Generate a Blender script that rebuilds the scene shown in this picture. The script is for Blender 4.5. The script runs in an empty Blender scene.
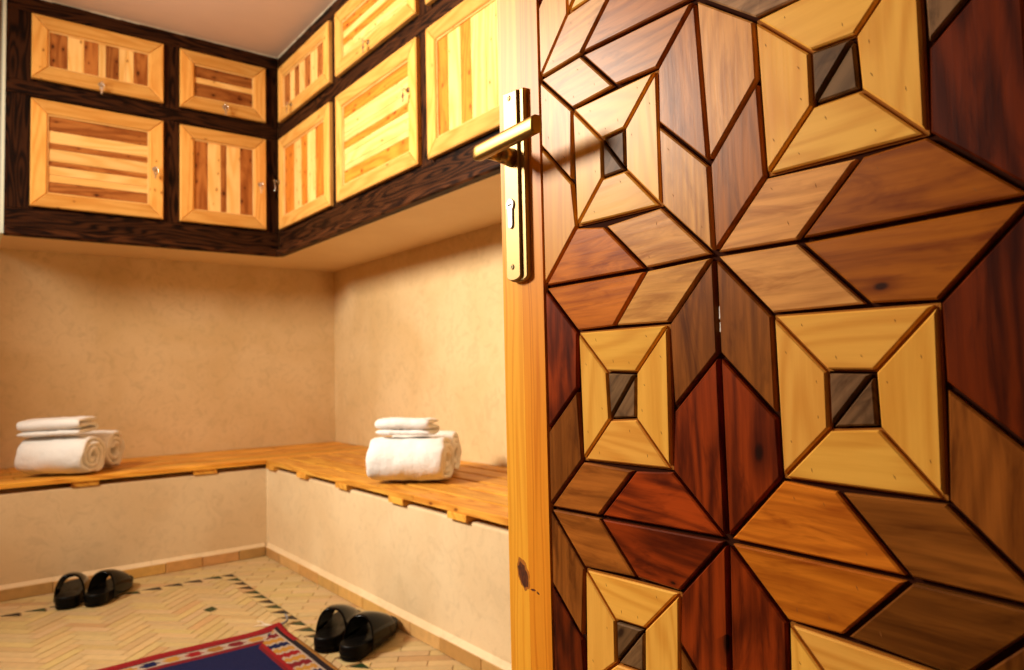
import bpy, math, random
from mathutils import Vector, Matrix, noise
random.seed(7)
SC = bpy.context.scene
COL = SC.collection
PI = math.pi

# ------------------------------------------------------------------ materials
def new_mat(name):
    m = bpy.data.materials.new(name); m.use_nodes = True
    nt = m.node_tree; b = nt.nodes['Principled BSDF']
    return m, nt, b, nt.links

def node(nt, t, **kw):
    n = nt.nodes.new(t)
    for k, v in kw.items():
        setattr(n, k, v)
    return n

def math_n(nt, op, a, b=None, c=None, clamp=False):
    n = node(nt, 'ShaderNodeMath', operation=op, use_clamp=clamp)
    for i, s in enumerate((a, b, c)):
        if s is None: continue
        if isinstance(s, (int, float)): n.inputs[i].default_value = s
        else: nt.links.new(s, n.inputs[i])
    return n.outputs[0]

def mix_c(nt, fac, a, b, mode='MIX'):
    n = node(nt, 'ShaderNodeMix', data_type='RGBA', blend_type=mode)
    for i, s in ((0, fac), (6, a), (7, b)):
        if isinstance(s, (int, float)): n.inputs[i].default_value = s
        elif isinstance(s, tuple): n.inputs[i].default_value = (*s, 1)
        else: nt.links.new(s, n.inputs[i])
    return n.outputs[2]

def vscale(nt, vec, s):
    n = node(nt, 'ShaderNodeVectorMath', operation='MULTIPLY')
    nt.links.new(vec, n.inputs[0]); n.inputs[1].default_value = s
    return n.outputs[0]

def noise_t(nt, vec, scale, detail=3, rough=.55, dist=0.):
    n = node(nt, 'ShaderNodeTexNoise')
    nt.links.new(vec, n.inputs['Vector'])
    n.inputs['Scale'].default_value = scale; n.inputs['Detail'].default_value = detail
    n.inputs['Roughness'].default_value = rough; n.inputs['Distortion'].default_value = dist
    return n.outputs['Fac']

def ramp(nt, fac, lo, hi):
    n = node(nt, 'ShaderNodeMapRange', interpolation_type='SMOOTHSTEP')
    nt.links.new(fac, n.inputs[0]); n.inputs[1].default_value = lo; n.inputs[2].default_value = hi
    return n.outputs[0]

def wood(name, base, dark, rough=.38, figure=.5, blotch=.25, knots=.35, knotc=(.05, .015, .006), fine=.35, coat=.0, bump=.06, knot_size=.22, kden=(9, 16, 1), spec=.35, rs=(1.3, 11, 1), bs=(6, 14, 1)):
    """varnished timber: the UV map runs along the grain in metres, offset board by board"""
    m, nt, b, L = new_mat(name)
    uv = node(nt, 'ShaderNodeUVMap').outputs[0]
    warp = node(nt, 'ShaderNodeTexNoise'); L.new(vscale(nt, uv, (3, 9, 1)), warp.inputs['Vector']); warp.inputs['Scale'].default_value = 1.0
    off = node(nt, 'ShaderNodeVectorMath', operation='MULTIPLY_ADD')
    L.new(warp.outputs['Color'], off.inputs[0]); off.inputs[1].default_value = (.05, .03, 0); L.new(uv, off.inputs[2])
    w = off.outputs[0]
    rings = noise_t(nt, vscale(nt, w, rs), 1.0, 1.0, .4)
    s = math_n(nt, 'SINE', math_n(nt, 'MULTIPLY', rings, 55.0))
    s = math_n(nt, 'MULTIPLY_ADD', s, .5, .5)
    s = math_n(nt, 'POWER', s, 1.6)
    f = noise_t(nt, vscale(nt, w, (9, 170, 1)), 1.0, 4, .65)
    bl = noise_t(nt, vscale(nt, uv, bs), 1.0, 4, .65, .8)
    fac = math_n(nt, 'ADD', math_n(nt, 'MULTIPLY', s, figure), math_n(nt, 'MULTIPLY', math_n(nt, 'SUBTRACT', f, .42), fine * 2.2), clamp=True)
    c = mix_c(nt, fac, base, dark)
    c = mix_c(nt, math_n(nt, 'MULTIPLY', ramp(nt, bl, .45, .75), blotch), c, dark)
    # knots
    v = node(nt, 'ShaderNodeTexVoronoi', voronoi_dimensions='2D'); L.new(vscale(nt, w, kden), v.inputs['Vector']); v.inputs['Scale'].default_value = 1.0
    sep = node(nt, 'ShaderNodeSeparateColor'); L.new(v.outputs['Color'], sep.inputs[0])
    pick = math_n(nt, 'LESS_THAN', sep.outputs[0], knots)
    size = math_n(nt, 'MULTIPLY_ADD', sep.outputs[1], knot_size, .05)
    kf = math_n(nt, 'DIVIDE', v.outputs['Distance'], size)
    kf = math_n(nt, 'MULTIPLY', math_n(nt, 'SUBTRACT', 1.0, ramp(nt, kf, .35, 1.0)), pick)
    halo = math_n(nt, 'MULTIPLY', math_n(nt, 'SUBTRACT', 1.0, ramp(nt, math_n(nt, 'DIVIDE', v.outputs['Distance'], math_n(nt, 'MULTIPLY', size, 2.6)), .1, 1.0)), pick)
    c = mix_c(nt, math_n(nt, 'MULTIPLY', halo, .6), c, dark)
    c = mix_c(nt, math_n(nt, 'MULTIPLY', kf, .9), c, knotc)
    at = node(nt, 'ShaderNodeAttribute', attribute_name='tint')
    c = mix_c(nt, 1.0, c, at.outputs['Color'], 'MULTIPLY')
    L.new(c, b.inputs['Base Color'])
    b.inputs['Roughness'].default_value = rough; b.inputs['Specular IOR Level'].default_value = spec
    b.inputs['Coat Weight'].default_value = coat; b.inputs['Coat Roughness'].default_value = .34
    bp = node(nt, 'ShaderNodeBump'); bp.inputs['Strength'].default_value = bump; bp.inputs['Distance'].default_value = .002
    L.new(f, bp.inputs['Height']); L.new(bp.outputs[0], b.inputs['Normal'])
    return m

def plain(name, col, rough=.5, metal=0., coat=0., bump=0., bscale=200., spec=.5, tint=False, var=0., vscale_=8.):
    m, nt, b, L = new_mat(name)
    b.inputs['Base Color'].default_value = (*col, 1); b.inputs['Roughness'].default_value = rough
    b.inputs['Metallic'].default_value = metal; b.inputs['Coat Weight'].default_value = coat
    b.inputs['Specular IOR Level'].default_value = spec
    g = node(nt, 'ShaderNodeNewGeometry').outputs['Position']
    c = None
    if var:
        n = noise_t(nt, g, vscale_, 5, .6)
        c = mix_c(nt, n, tuple(x * (1 - var) for x in col), tuple(min(1, x * (1 + var)) for x in col))
    if tint:
        at = node(nt, 'ShaderNodeAttribute', attribute_name='tint')
        c = mix_c(nt, 1.0, c if c is not None else col, at.outputs['Color'], 'MULTIPLY')
    if c is not None: L.new(c, b.inputs['Base Color'])
    if bump:
        bp = node(nt, 'ShaderNodeBump'); bp.inputs['Strength'].default_value = bump; bp.inputs['Distance'].default_value = .004
        L.new(noise_t(nt, g, bscale, 4, .6), bp.inputs['Height']); L.new(bp.outputs[0], b.inputs['Normal'])
    return m

def plaster(name, a, bcol, cst=.35):
    """polished lime plaster: clouded, with fine trowel squiggles"""
    m, nt, b, L = new_mat(name)
    g = node(nt, 'ShaderNodeNewGeometry').outputs['Position']
    big = noise_t(nt, g, 2.3, 4, .55, .5)
    mid = noise_t(nt, g, 16, 5, .65, 1.5)
    sq = noise_t(nt, g, 55, 3, .6, 2.5)
    c = mix_c(nt, ramp(nt, big, .3, .7), a, bcol)
    c = mix_c(nt, math_n(nt, 'MULTIPLY', ramp(nt, mid, .45, .72), cst), c, tuple(x * .72 for x in bcol))
    line = math_n(nt, 'ABSOLUTE', math_n(nt, 'SUBTRACT', sq, .5))
    lf = math_n(nt, 'SUBTRACT', 1.0, ramp(nt, line, .0, .035))
    c = mix_c(nt, math_n(nt, 'MULTIPLY', lf, cst * .42), c, tuple(x * .62 for x in bcol))
    L.new(c, b.inputs['Base Color']); b.inputs['Roughness'].default_value = .55
    bp = node(nt, 'ShaderNodeBump'); bp.inputs['Strength'].default_value = .25; bp.inputs['Distance'].default_value = .003
    L.new(mid, bp.inputs['Height']); L.new(bp.outputs[0], b.inputs['Normal'])
    return m

def cloth(name, col, pile=900.):
    m, nt, b, L = new_mat(name)
    tc = node(nt, 'ShaderNodeTexCoord').outputs['Object']
    b.inputs['Base Color'].default_value = (*col, 1); b.inputs['Roughness'].default_value = .95
    b.inputs['Sheen Weight'].default_value = .3
    bp = node(nt, 'ShaderNodeBump'); bp.inputs['Strength'].default_value = .8; bp.inputs['Distance'].default_value = .004
    h = math_n(nt, 'ADD', math_n(nt, 'MULTIPLY', noise_t(nt, tc, 170, 3, .7), .7), noise_t(nt, tc, 45, 3, .6))
    L.new(h, bp.inputs['Height']); L.new(bp.outputs[0], b.inputs['Normal'])
    return m

M = {}
# door inlay timbers
DK = dict(coat=.0, spec=.12, kden=(13, 30, 1), rs=(2.6, 20, 1), bs=(9, 42, 1))
M['pine']   = wood('pine', (.88, .455, .080), (.62, .225, .020), .35, .42, .12, .02, (.28, .08, .015), .36, knot_size=.07, **DK)
M['tan']    = wood('tan_oak', (.76, .36, .090), (.33, .105, .018), .35, .30, .80, .05, (.05, .015, .005), .65, knot_size=.10, **DK)
M['pink']   = wood('rosy_cedar', (.52, .185, .045), (.18, .038, .006), .35, .40, .9, .05, (.04, .012, .005), .60, knot_size=.14, **DK)
M['orange'] = wood('orange_cedar', (.62, .18, .013), (.22, .034, .002), .35, .38, .9, .22, (.025, .006, .003), .60, knot_size=.12, **DK)
M['red']    = wood('red_cedar', (.29, .039, .004), (.045, .0045, .001), .35, .60, .9, .22, (.012, .003, .0015), .55, knot_size=.14, **DK)
M['brown']  = wood('brown_walnut', (.30, .092, .013), (.075, .017, .002), .35, .38, .85, .03, (.022, .006, .003), .65, knot_size=.12, **DK)
M['grey']   = wood('grey_walnut', (.22, .115, .052), (.06, .027, .011), .45, .35, .9, .15, (.03, .012, .006), .7, coat=0., spec=.08, kden=(20, 40, 1), rs=(3, 24, 1), bs=(20, 50, 1))
M['groove'] = plain('groove_stain', (.035, .008, .003), .9, spec=.05)
M['gold_edge'] = plain('amber_stain', (.34, .115, .014), .8, spec=.1)
M['stile']  = wood('honey_pine', (.88, .41, .036), (.66, .205, .008), .42, .45, .0, .0, (.10, .025, .006), .28, coat=.0, spec=.22, rs=(.5, 30, 1))
M['stile_in'] = wood('honey_pine_heart', (.80, .29, .018), (.55, .14, .004), .42, .55, .0, .0, (.10, .025, .006), .28, coat=.0, spec=.22, rs=(.5, 34, 1))
M['knot']   = wood('stile_knot', (.16, .035, .008), (.035, .009, .004), .5, .6, .8, .6, kden=(60, 60, 1), bs=(90, 90, 1), rs=(20, 60, 1))
M['knot_halo'] = wood('stile_knot_halo', (.48, .15, .014), (.30, .08, .008), .5, .5, .5, .0)
M['nail']   = plain('nail_mark', (.26, .09, .02), .8, spec=.1)
# cabinets
CK = dict(spec=.12, kden=(15, 28, 1))
M['stain']  = wood('dark_stained_pine', (.052, .016, .0050), (.006, .0018, .0009), .5, .95, .30, .12, (.004, .0012, .0006), .7, spec=.08, kden=(8, 16, 1), rs=(2.5, 22, 1))
M['cframe'] = wood('cabinet_pine', (.80, .42, .105), (.62, .25, .040), .5, .55, .40, .10, (.10, .016, .004), .55, knot_size=.11, **CK)
M['plight'] = wood('pale_pine_plank', (.84, .52, .185), (.68, .34, .075), .5, .60, .40, .16, (.14, .025, .005), .45, knot_size=.12, **CK)
M['pmid']   = wood('brown_knotty_plank', (.46, .165, .035), (.22, .055, .010), .5, .65, .85, .50, (.035, .006, .002), .65, knot_size=.20, **CK)
M['porange']= wood('orange_knotty_plank', (.72, .25, .030), (.46, .11, .010), .5, .55, .70, .35, (.10, .014, .003), .55, knot_size=.17, **CK)
M['slat']   = wood('bench_pine', (.86, .43, .065), (.52, .175, .018), .42, .65, .45, .08, (.16, .035, .008), .4, coat=.08, **CK)
# room
M['wall']   = plaster('lime_plaster_wall', (.80, .585, .315), (.70, .48, .225), .38)
M['base_pl']= plaster('lime_plaster_bench', (.78, .59, .355), (.69, .49, .27), .34)
M['ceil']   = plain('ceiling_paint', (.62, .44, .32), .8, var=.12, vscale_=2.5, spec=.1)
M['low_bounce_wall'] = plain('low_bounce_plaster', (.30, .20, .11), .8, var=.1, spec=.1)  # unseen walls, coloured dark to cut the light they bounce back
M['sof']    = plaster('soffit_plaster', (.80, .60, .34), (.74, .53, .28), .1)
M['caulk']  = plain('pale_caulk', (.60, .52, .38), .8, var=.3, vscale_=60.)
M['endpl']  = plain('pale_end_plaster', (.74, .78, .64), .7)
M['tile']   = plain('clay_floor_tile', (.50, .355, .165), .5, tint=True, var=.18, vscale_=40., bump=.15, bscale=60., coat=.0, spec=.2)
M['skirt']  = plain('clay_skirting_tile', (.54, .30, .10), .4, tint=True, var=.30, vscale_=30., bump=.2, bscale=50., coat=.1)
M['grout']  = plain('floor_grout', (.24, .13, .05), .8, var=.15, vscale_=30.)
M['tgreen'] = plain('green_glazed_tile', (.016, .034, .010), .35, tint=True, spec=.1)
M['tblack'] = plain('black_glazed_tile', (.010, .006, .006), .35, tint=True, spec=.1)
M['towel']  = cloth('white_terry', (.88, .85, .82))
M['rubber'] = plain('black_glossy_rubber', (.0015, .0015, .0018), .10, spec=.13)
M['sole']   = plain('black_foam_sole', (.0030, .0026, .0024), .36, spec=.10, bump=.2, bscale=300.)
M['lever']  = plain('lever_brass', (.30, .17, .038), .34, metal=1.)
M['brass']  = plain('satin_brass', (.43, .29, .125), .50, metal=1., bump=.02, bscale=60.)
M['brass_d']= plain('darker_brass', (.42, .26, .09), .30, metal=1.)
M['steel']  = plain('nickel', (.72, .68, .62), .25, metal=1.)
M['dull_steel'] = plain('dull_nickel', (.30, .26, .22), .35, metal=1.)
M['black']  = plain('keyhole_black', (.01, .01, .01), .6)
M['white']  = plain('white_paint_fleck', (.85, .82, .76), .6)
for nm, c in dict(rug_red=(.26, .012, .014), rug_dred=(.16, .012, .016), rug_navy=(.010, .012, .055), rug_white=(.40, .31, .24),
                  rug_gold=(.42, .20, .035), rug_black=(.018, .012, .014), rug_brown=(.30, .13, .03)).items():
    M[nm] = plain(nm, c, .95, bump=.9, bscale=350., var=.25, vscale_=120., spec=.1)

# ------------------------------------------------------------------ mesh builder
def inset(poly, d):
    """move every edge of a convex counter-clockwise polygon inwards by d"""
    n = len(poly); out = []
    for i in range(n):
        p0, p1, p2 = Vector(poly[i - 1]), Vector(poly[i]), Vector(poly[(i + 1) % n])
        e1 = (p1 - p0).normalized(); e2 = (p2 - p1).normalized()
        n1 = Vector((-e1.y, e1.x)); n2 = Vector((-e2.y, e2.x))
        k = max(1 + n1.dot(n2), .25)
        out.append(p1 + (n1 + n2) * (d / k))
    return out

class MB:
    def __init__(s): s.v = []; s.f = []; s.m = []; s.uv = []; s.t = []; s.mats = []; s.smooth = []
    def mi(s, mat):
        if mat not in s.mats: s.mats.append(mat)
        return s.mats.index(mat)
    def face(s, idx, mat, uvs=None, tint=1., smooth=False):
        s.f.append(idx); s.m.append(s.mi(mat)); s.uv.append(uvs or [(0, 0)] * len(idx))
        s.t.append(tint if isinstance(tint, tuple) else (tint,) * 3); s.smooth.append(smooth)
    def prism(s, poly, mat, h0, h1, fr=None, ch=0., grain=(1, 0), tint=1., side=None, off=None):
        """extrude a 2-D polygon; fr = (origin, ex, ey, en); top edge chamfered by ch"""
        O, ex, ey, en = fr or (Vector((0, 0, 0)), Vector((1, 0, 0)), Vector((0, 1, 0)), Vector((0, 0, 1)))
        P = [Vector(p) for p in poly]
        ar = sum(P[i - 1].x * P[i].y - P[i].x * P[i - 1].y for i in range(len(P)))
        if ar < 0: P.reverse()
        g = Vector(grain).normalized(); gp = Vector((-g.y, g.x))
        off = off or (random.random() * 40, random.random() * 40)
        uvf = lambda p, k=0: (p.dot(g) + off[0], p.dot(gp) + off[1] + k)
        w = lambda p, h: O + ex * p.x + ey * p.y + en * h
        rings = [(P, h0)]
        if ch: rings += [(P, h1 - ch), (inset(P, ch), h1)]
        else: rings += [(P, h1)]
        b0 = len(s.v); n = len(P)
        for R_, h in rings: s.v += [tuple(w(p, h)) for p in R_]
        flip = ex.cross(ey).dot(en) < 0
        def F(idx, uvs, mt):
            if flip: idx = idx[::-1]; uvs = uvs[::-1]
            s.face(idx, mt, uvs, tint)
        F([b0 + i for i in range(n)][::-1], [uvf(p) for p in P][::-1], mat)
        for k in range(len(rings) - 1):
            for i in range(n):
                j = (i + 1) % n; a = b0 + k * n; c = a + n
                q = [rings[k][0][i], rings[k][0][j], rings[k + 1][0][j], rings[k + 1][0][i]]
                hs = [rings[k][1]] * 2 + [rings[k + 1][1]] * 2
                F([a + i, a + j, c + j, c + i], [uvf(p, -h) for p, h in zip(q, hs)], side or mat)
        a = b0 + (len(rings) - 1) * n
        F([a + i for i in range(n)], [uvf(p) for p in rings[-1][0]], mat)
    def box(s, x0, x1, y0, y1, z0, z1, mat, ax='z', ch=0., grain=None, tint=1., both=False):
        """ax: the axis (with sign) the chamfered face looks along"""
        X, Y, Z = Vector((1, 0, 0)), Vector((0, 1, 0)), Vector((0, 0, 1))
        o = Vector((0, 0, 0))
        if ax == 'z':  s.prism([(x0, y0), (x1, y0), (x1, y1), (x0, y1)], mat, z0, z1, (o, X, Y, Z), ch, grain or ((1, 0) if x1 - x0 > y1 - y0 else (0, 1)), tint)
        if ax == '-z': s.prism([(x0, y0), (x1, y0), (x1, y1), (x0, y1)], mat, -z1, -z0, (o, X, Y, -Z), ch, grain or ((1, 0) if x1 - x0 > y1 - y0 else (0, 1)), tint)
        if ax == '-y': s.prism([(x0, z0), (x1, z0), (x1, z1), (x0, z1)], mat, -y1, -y0, (o, X, Z, -Y), ch, grain or ((1, 0) if x1 - x0 > z1 - z0 else (0, 1)), tint)
        if ax == '-x': s.prism([(y0, z0), (y1, z0), (y1, z1), (y0, z1)], mat, -x1, -x0, (o, Y, Z, -X), ch, grain or ((1, 0) if y1 - y0 > z1 - z0 else (0, 1)), tint)
    def grid(s, rows, mat, closed_u=False, closed_v=False, smooth=True, flip=False):
        """rows: list of rings of points"""
        b = len(s.v); nr = len(rows); nc = len(rows[0])
        for r in rows: s.v += [tuple(p) for p in r]
        for i in range(nr if closed_v else nr - 1):
            for j in range(nc if closed_u else nc - 1):
                i2 = (i + 1) % nr; j2 = (j + 1) % nc
                q = [b + i * nc + j, b + i * nc + j2, b + i2 * nc + j2, b + i2 * nc + j]
                s.face(q[::-1] if flip else q, mat, [(j, i), (j2, i), (j2, i2), (j, i2)], 1., smooth)
    def cap(s, start, n, mat, flip=False, smooth=False):
        q = list(range(start, start + n))
        s.face(q[::-1] if flip else q, mat, None, 1., smooth)
    def cyl(s, a, b, r0, r1, mat, n=20, caps=True, ch=0.):
        a, b = Vector(a), Vector(b); d = (b - a).normalized()
        up = Vector((0, 0, 1)) if abs(d.z) < .9 else Vector((1, 0, 0))
        e1 = d.cross(up).normalized(); e2 = d.cross(e1)
        prof = [(a, r0), (b, r1)]
        if ch: prof = [(a, r0 - ch), (a + d * ch, r0), (b - d * ch, r1), (b, r1 - ch)]
        st = len(s.v)
        s.grid([[c + (e1 * math.cos(2 * PI * k / n) + e2 * math.sin(2 * PI * k / n)) * r for k in range(n)] for c, r in prof], mat, closed_u=True, flip=True)
        if caps:
            s.cap(st, n, mat); s.cap(st + (len(prof) - 1) * n, n, mat, True)
    def build(s, name, parent=None, mods=()):
        me = bpy.data.meshes.new(name)
        vs = s.v
        if parent is not None:
            inv = WORLD[parent.name].inverted(); vs = [tuple(inv @ Vector(p)) for p in vs]
        me.from_pydata(vs, [], s.f)
        for m in s.mats: me.materials.append(m)
        me.polygons.foreach_set('material_index', s.m)
        me.polygons.foreach_set('use_smooth', s.smooth)
        ul = me.uv_layers.new(name='UVMap'); flat = [c for f in s.uv for p in f for c in p]
        ul.data.foreach_set('uv', flat)
        ca = me.color_attributes.new('tint', 'FLOAT_COLOR', 'CORNER')
        ca.data.foreach_set('color', [c for f, t in zip(s.f, s.t) for _ in f for c in (*t, 1.)])
        me.update()
        o = bpy.data.objects.new(name, me); COL.objects.link(o)
        if parent is not None:
            o.parent = parent; WORLD[o.name] = WORLD[parent.name].copy()
        else: WORLD[o.name] = Matrix.Identity(4)
        return o

WORLD = {}
def tag(o, label=None, cat=None, group=None, kind=None):
    for k, v in (('label', label), ('category', cat), ('group', group), ('kind', kind)):
        if v: o[k] = v
    return o
def empty(name, loc, rz=0.):
    o = bpy.data.objects.new(name, None); COL.objects.link(o)
    o.location = loc; o.rotation_euler = (0, 0, rz); o.empty_display_size = .05
    WORLD[o.name] = Matrix.Translation(Vector(loc)) @ Matrix.Rotation(rz, 4, 'Z')
    return o
def copy_tree(o, parent=None):
    c = o.copy(); COL.objects.link(c)
    if parent is not None: c.parent = parent
    for ch in list(o.children): copy_tree(ch, c)
    return c

def recentre(o, base):
    """put the origin of a parentless mesh at its base"""
    o.data.transform(Matrix.Translation(-Vector(base))); o.location = base
    WORLD[o.name] = Matrix.Translation(Vector(base)); return o
V3 = Vector

# ------------------------------------------------------------------ dimensions (metres; x right, y into the room, z up)
XW, YB = 1.80, 4.06          # right wall, back wall
XL, YF = -1.75, -.30         # left wall, wall with the doorway
CEIL = 2.479
XBF, YBF, ZBT = 1.188, 3.458, .408   # masonry bench fronts and top
XS, YS, ZS = 1.172, 3.444, .044     # skirting fronts and height
XC, YC, ZC = 1.302, 3.599, 1.46      # cabinet fronts and underside
XEND = .155

# ------------------------------------------------------------------ room shell
def shell(name, boxes, mat):
    mb = MB()
    for b in boxes: mb.box(*b, mat)
    return tag(mb.build(name), None, None, None, 'structure')
o = shell('wall_back', [(XL - .1, XW + .1, YB, YB + .1, 0, CEIL)], M['wall']); o['label'] = 'mottled tan plaster wall behind the left bench'
o = shell('wall_right', [(XW, XW + .1, YF, YB, 0, CEIL)], M['wall']); o['label'] = 'pale cream plaster wall behind the right bench'
o = shell('wall_left', [(XL - .1, XL, YF, YB, 0, CEIL)], M['low_bounce_wall']); o['label'] = 'plain plaster wall opposite the right bench'
o = shell('wall_front', [(.56, XW, YF, -.06, 0, CEIL), (XL, -.42, YF, -.06, 0, CEIL), (-.42, .56, YF, -.06, 2.05, CEIL)], M['low_bounce_wall']); o['label'] = 'plaster wall holding the doorway'
o = shell('ceiling', [(XL - .1, XW + .1, YF, YB + .1, CEIL, CEIL + .1)], M['ceil']); o['label'] = 'dim pinkish brown ceiling above the cabinets'

# floor: grout bed with clay bricks laid herringbone, and a sawtooth row of dark triangles
def clip(poly, x0, x1, y0, y1):
    for ax, lim, sgn in ((0, x0, 1), (0, x1, -1), (1, y0, 1), (1, y1, -1)):
        out = []
        for i in range(len(poly)):
            a, b = poly[i - 1], poly[i]
            da, db = (a[ax] - lim) * sgn, (b[ax] - lim) * sgn
            if (da >= 0) != (db >= 0):
                t = da / (da - db); out.append((a[0] + (b[0] - a[0]) * t, a[1] + (b[1] - a[1]) * t))
            if db >= 0: out.append(b)
        poly = out
        if len(poly) < 3: return None
    ded = [p for i, p in enumerate(poly) if (Vector(p) - Vector(poly[i - 1])).length > .002]
    if len(ded) < 3: return None
    ar = abs(sum(ded[i - 1][0] * ded[i][1] - ded[i][0] * ded[i - 1][1] for i in range(len(ded)))) / 2
    return ded if ar > 1.2e-4 else None
fl = MB()
fl.box(XL - .1, XW + .1, YF, YB + .1, -.08, -.003, M['grout'])
def brick(poly, mat=None, rnd=.08):
    t = 1 + random.uniform(-rnd, rnd); r = random.random()
    tint = (t, t * random.uniform(.93, 1.03), t * random.uniform(.85, 1.05))
    if r < .06: tint = (t * .92, t * .78, t * .74)
    try: q = inset(poly if sum(poly[i - 1][0] * poly[i][1] - poly[i][0] * poly[i - 1][1] for i in range(len(poly))) > 0 else poly[::-1], .0012)
    except Exception: return
    h = random.uniform(-.0008, .0)
    fl.prism(q, mat or M['tile'], -.004, h, None, .0006, (1, 1), tint)
LB, WB = .150, .0375
BX, BY = .958, 3.242         # corner of the sawtooth border
cs, sn = math.cos(PI / 4), math.sin(PI / 4)
rot = lambda x, y: (x * cs - y * sn + .02, x * sn + y * cs + .01)
def herring(x0, x1, y0, y1):
    n = 4
    R_ = range(-90, 110)
    for i in R_:
        for j in R_:
            if (i - j) % (2 * n) == 0: q = [(i, j), (i + n, j), (i + n, j + 1), (i, j + 1)]
            elif (i - j) % (2 * n) == 2 * n - 1: q = [(i, j), (i + 1, j), (i + 1, j + n), (i, j + n)]
            else: continue
            yield clip([rot(a * WB, b * WB) for a, b in q], x0, x1, y0, y1)
# (a cell of the grid starts a lying brick on one diagonal and a standing brick on the next)
DX = [(.753, 2.797), (.753 - .53, 2.797), (.753, 2.797 - .53), (.48, 2.53 + .53 * 0)]
diamonds = [[(.753 + ox, 2.797 + oy) for ox, oy in ((-.024, .014), (.013, .033), (.021, -.012), (-.011, -.027))]]
for q in herring(-1.2, BX - .050, .3, BY - .050):
    if q and all((sum(p[0] for p in q) / len(q) - .753) ** 2 + (sum(p[1] for p in q) / len(q) - 2.797) ** 2 > 1e-9 for _ in (0,)):
        brick(q)
for dq in diamonds:
    fl.prism(dq, M['tgreen'], -.004, .0006, None, .0005)
# strips outside the sawtooth: bricks laid slantwise
def slant(x0, x1, y0, y1):
    for a in range(-60, 70):
        for b in range(-30, 40):
            u, v = a * WB * 1.05, b * LB * 1.1 + (a % 2) * LB * .5
            q = [(v, u), (v + LB * 1.1, u), (v + LB * 1.1, u + WB * 1.05), (v, u + WB * 1.05)]
            c2, s2 = math.cos(-.62), math.sin(-.62)
            q = [(x * c2 - y * s2 + 1, x * s2 + y * c2 + 2) for x, y in q]
            q = clip(q, x0, x1, y0, y1)
            if q: brick(q)
slant(BX, XS + .02, .3, BY); slant(-1.2, XS + .02, BY, YS + .03)
k = 0
def tri(pts, c): fl.prism(pts, c, -.004, .0002, None, .0005, (1, 0), 1.)
y = BY
while y > .4:
    c = M['tgreen'] if k % 3 == 1 or k in (5, 12, 11) else M['tblack']
    tri([(BX - .003, y - .010), (BX - .003, y - .052), (BX - .041, y - .010)], c)
    brick([(BX - .050, y - .004), (BX - .002, y - .064), (BX - .002, y - .077), (BX - .050, y - .077)])
    brick([(BX - .048, y - .012), (BX - .048, y - .076), (BX - .0475, y - .076), (BX - .0475, y - .012)]) if False else None
    y -= .078; k += 1
x = BX - .05; k = 0
while x > -1.1:
    c = M['tblack'] if k % 4 else M['tgreen']
    tri([(x - .004, BY - .001), (x - .066, BY - .001), (x - .004, BY - .044)], c)
    brick([(x - .077, BY - .002), (x - .077, BY - .049), (x - .004, BY - .049), (x - .068, BY - .002)])
    x -= .078; k += 1
fo = tag(fl.build('floor'), 'floor of pale clay bricks laid herringbone with a sawtooth row of dark triangles', None, None, 'structure')

# masonry bench bases and tiled skirting
mb = MB()
L_ = [(XL, YBF), (XBF, YBF), (XBF, .35), (XW, .35), (XW, YB), (XL, YB)]
top = .408
n = len(L_)
b0 = len(mb.v); mb.v += [(a, b, 0) for a, b in L_] + [(a, b, top) for a, b in L_]
mb.face([0, 1, 2, 3, 4, 5][::-1], M['base_pl']); mb.face([6, 7, 8, 9, 10, 11], M['base_pl'])
for i in range(n): mb.face([i, (i + 1) % n, n + (i + 1) % n, n + i], M['base_pl'])
o = tag(mb.build('trim_1'), 'plastered masonry base carrying both wooden benches', None, None, 'structure')
bv = o.modifiers.new('bevel', 'BEVEL'); bv.width = .007; bv.segments = 3; bv.limit_method = 'ANGLE'
for nm, ax in (('baseboard_back', 'x'), ('baseboard_right', 'y')):
    mb = MB(); p = XL if ax == 'x' else .36; end = XS if ax == 'x' else YS
    while p < end - .03:
        q = min(p + random.uniform(.13, .24), end)
        if end - q < .06: q = end
        t = random.uniform(.8, 1.2); tint = (t, t * random.uniform(.92, 1.04), t * random.uniform(.8, 1.1))
        d = random.uniform(-.0015, .0015)
        if ax == 'x': mb.box(p + .001, q - .001, YS - d, YBF - .0005, .0005, ZS + d, M['skirt'], '-y', .002, tint=tint)
        else: mb.box(XS - d, XBF - .0005, p + .001, q - .001, .0005, ZS + d, M['skirt'], '-x', .002, tint=tint)
        p = q
    if ax == 'x': mb.prism([(YS + .001, ZS - .001), (YBF, ZS - .001), (YBF, ZS + .016)], M['base_pl'], XL, XS, (V3((0, 0, 0)), V3((0, 1, 0)), V3((0, 0, 1)), V3((1, 0, 0))))
    else: mb.prism([(XS + .001, ZS - .001), (XBF, ZS - .001), (XBF, ZS + .016)], M['base_pl'], .36, YS, (V3((0, 0, 0)), V3((1, 0, 0)), V3((0, 0, 1)), V3((0, 1, 0))))
    tag(mb.build(nm), 'row of clay skirting tiles below the %s bench' % ('left' if ax == 'x' else 'right'), None, None, 'structure')

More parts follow.
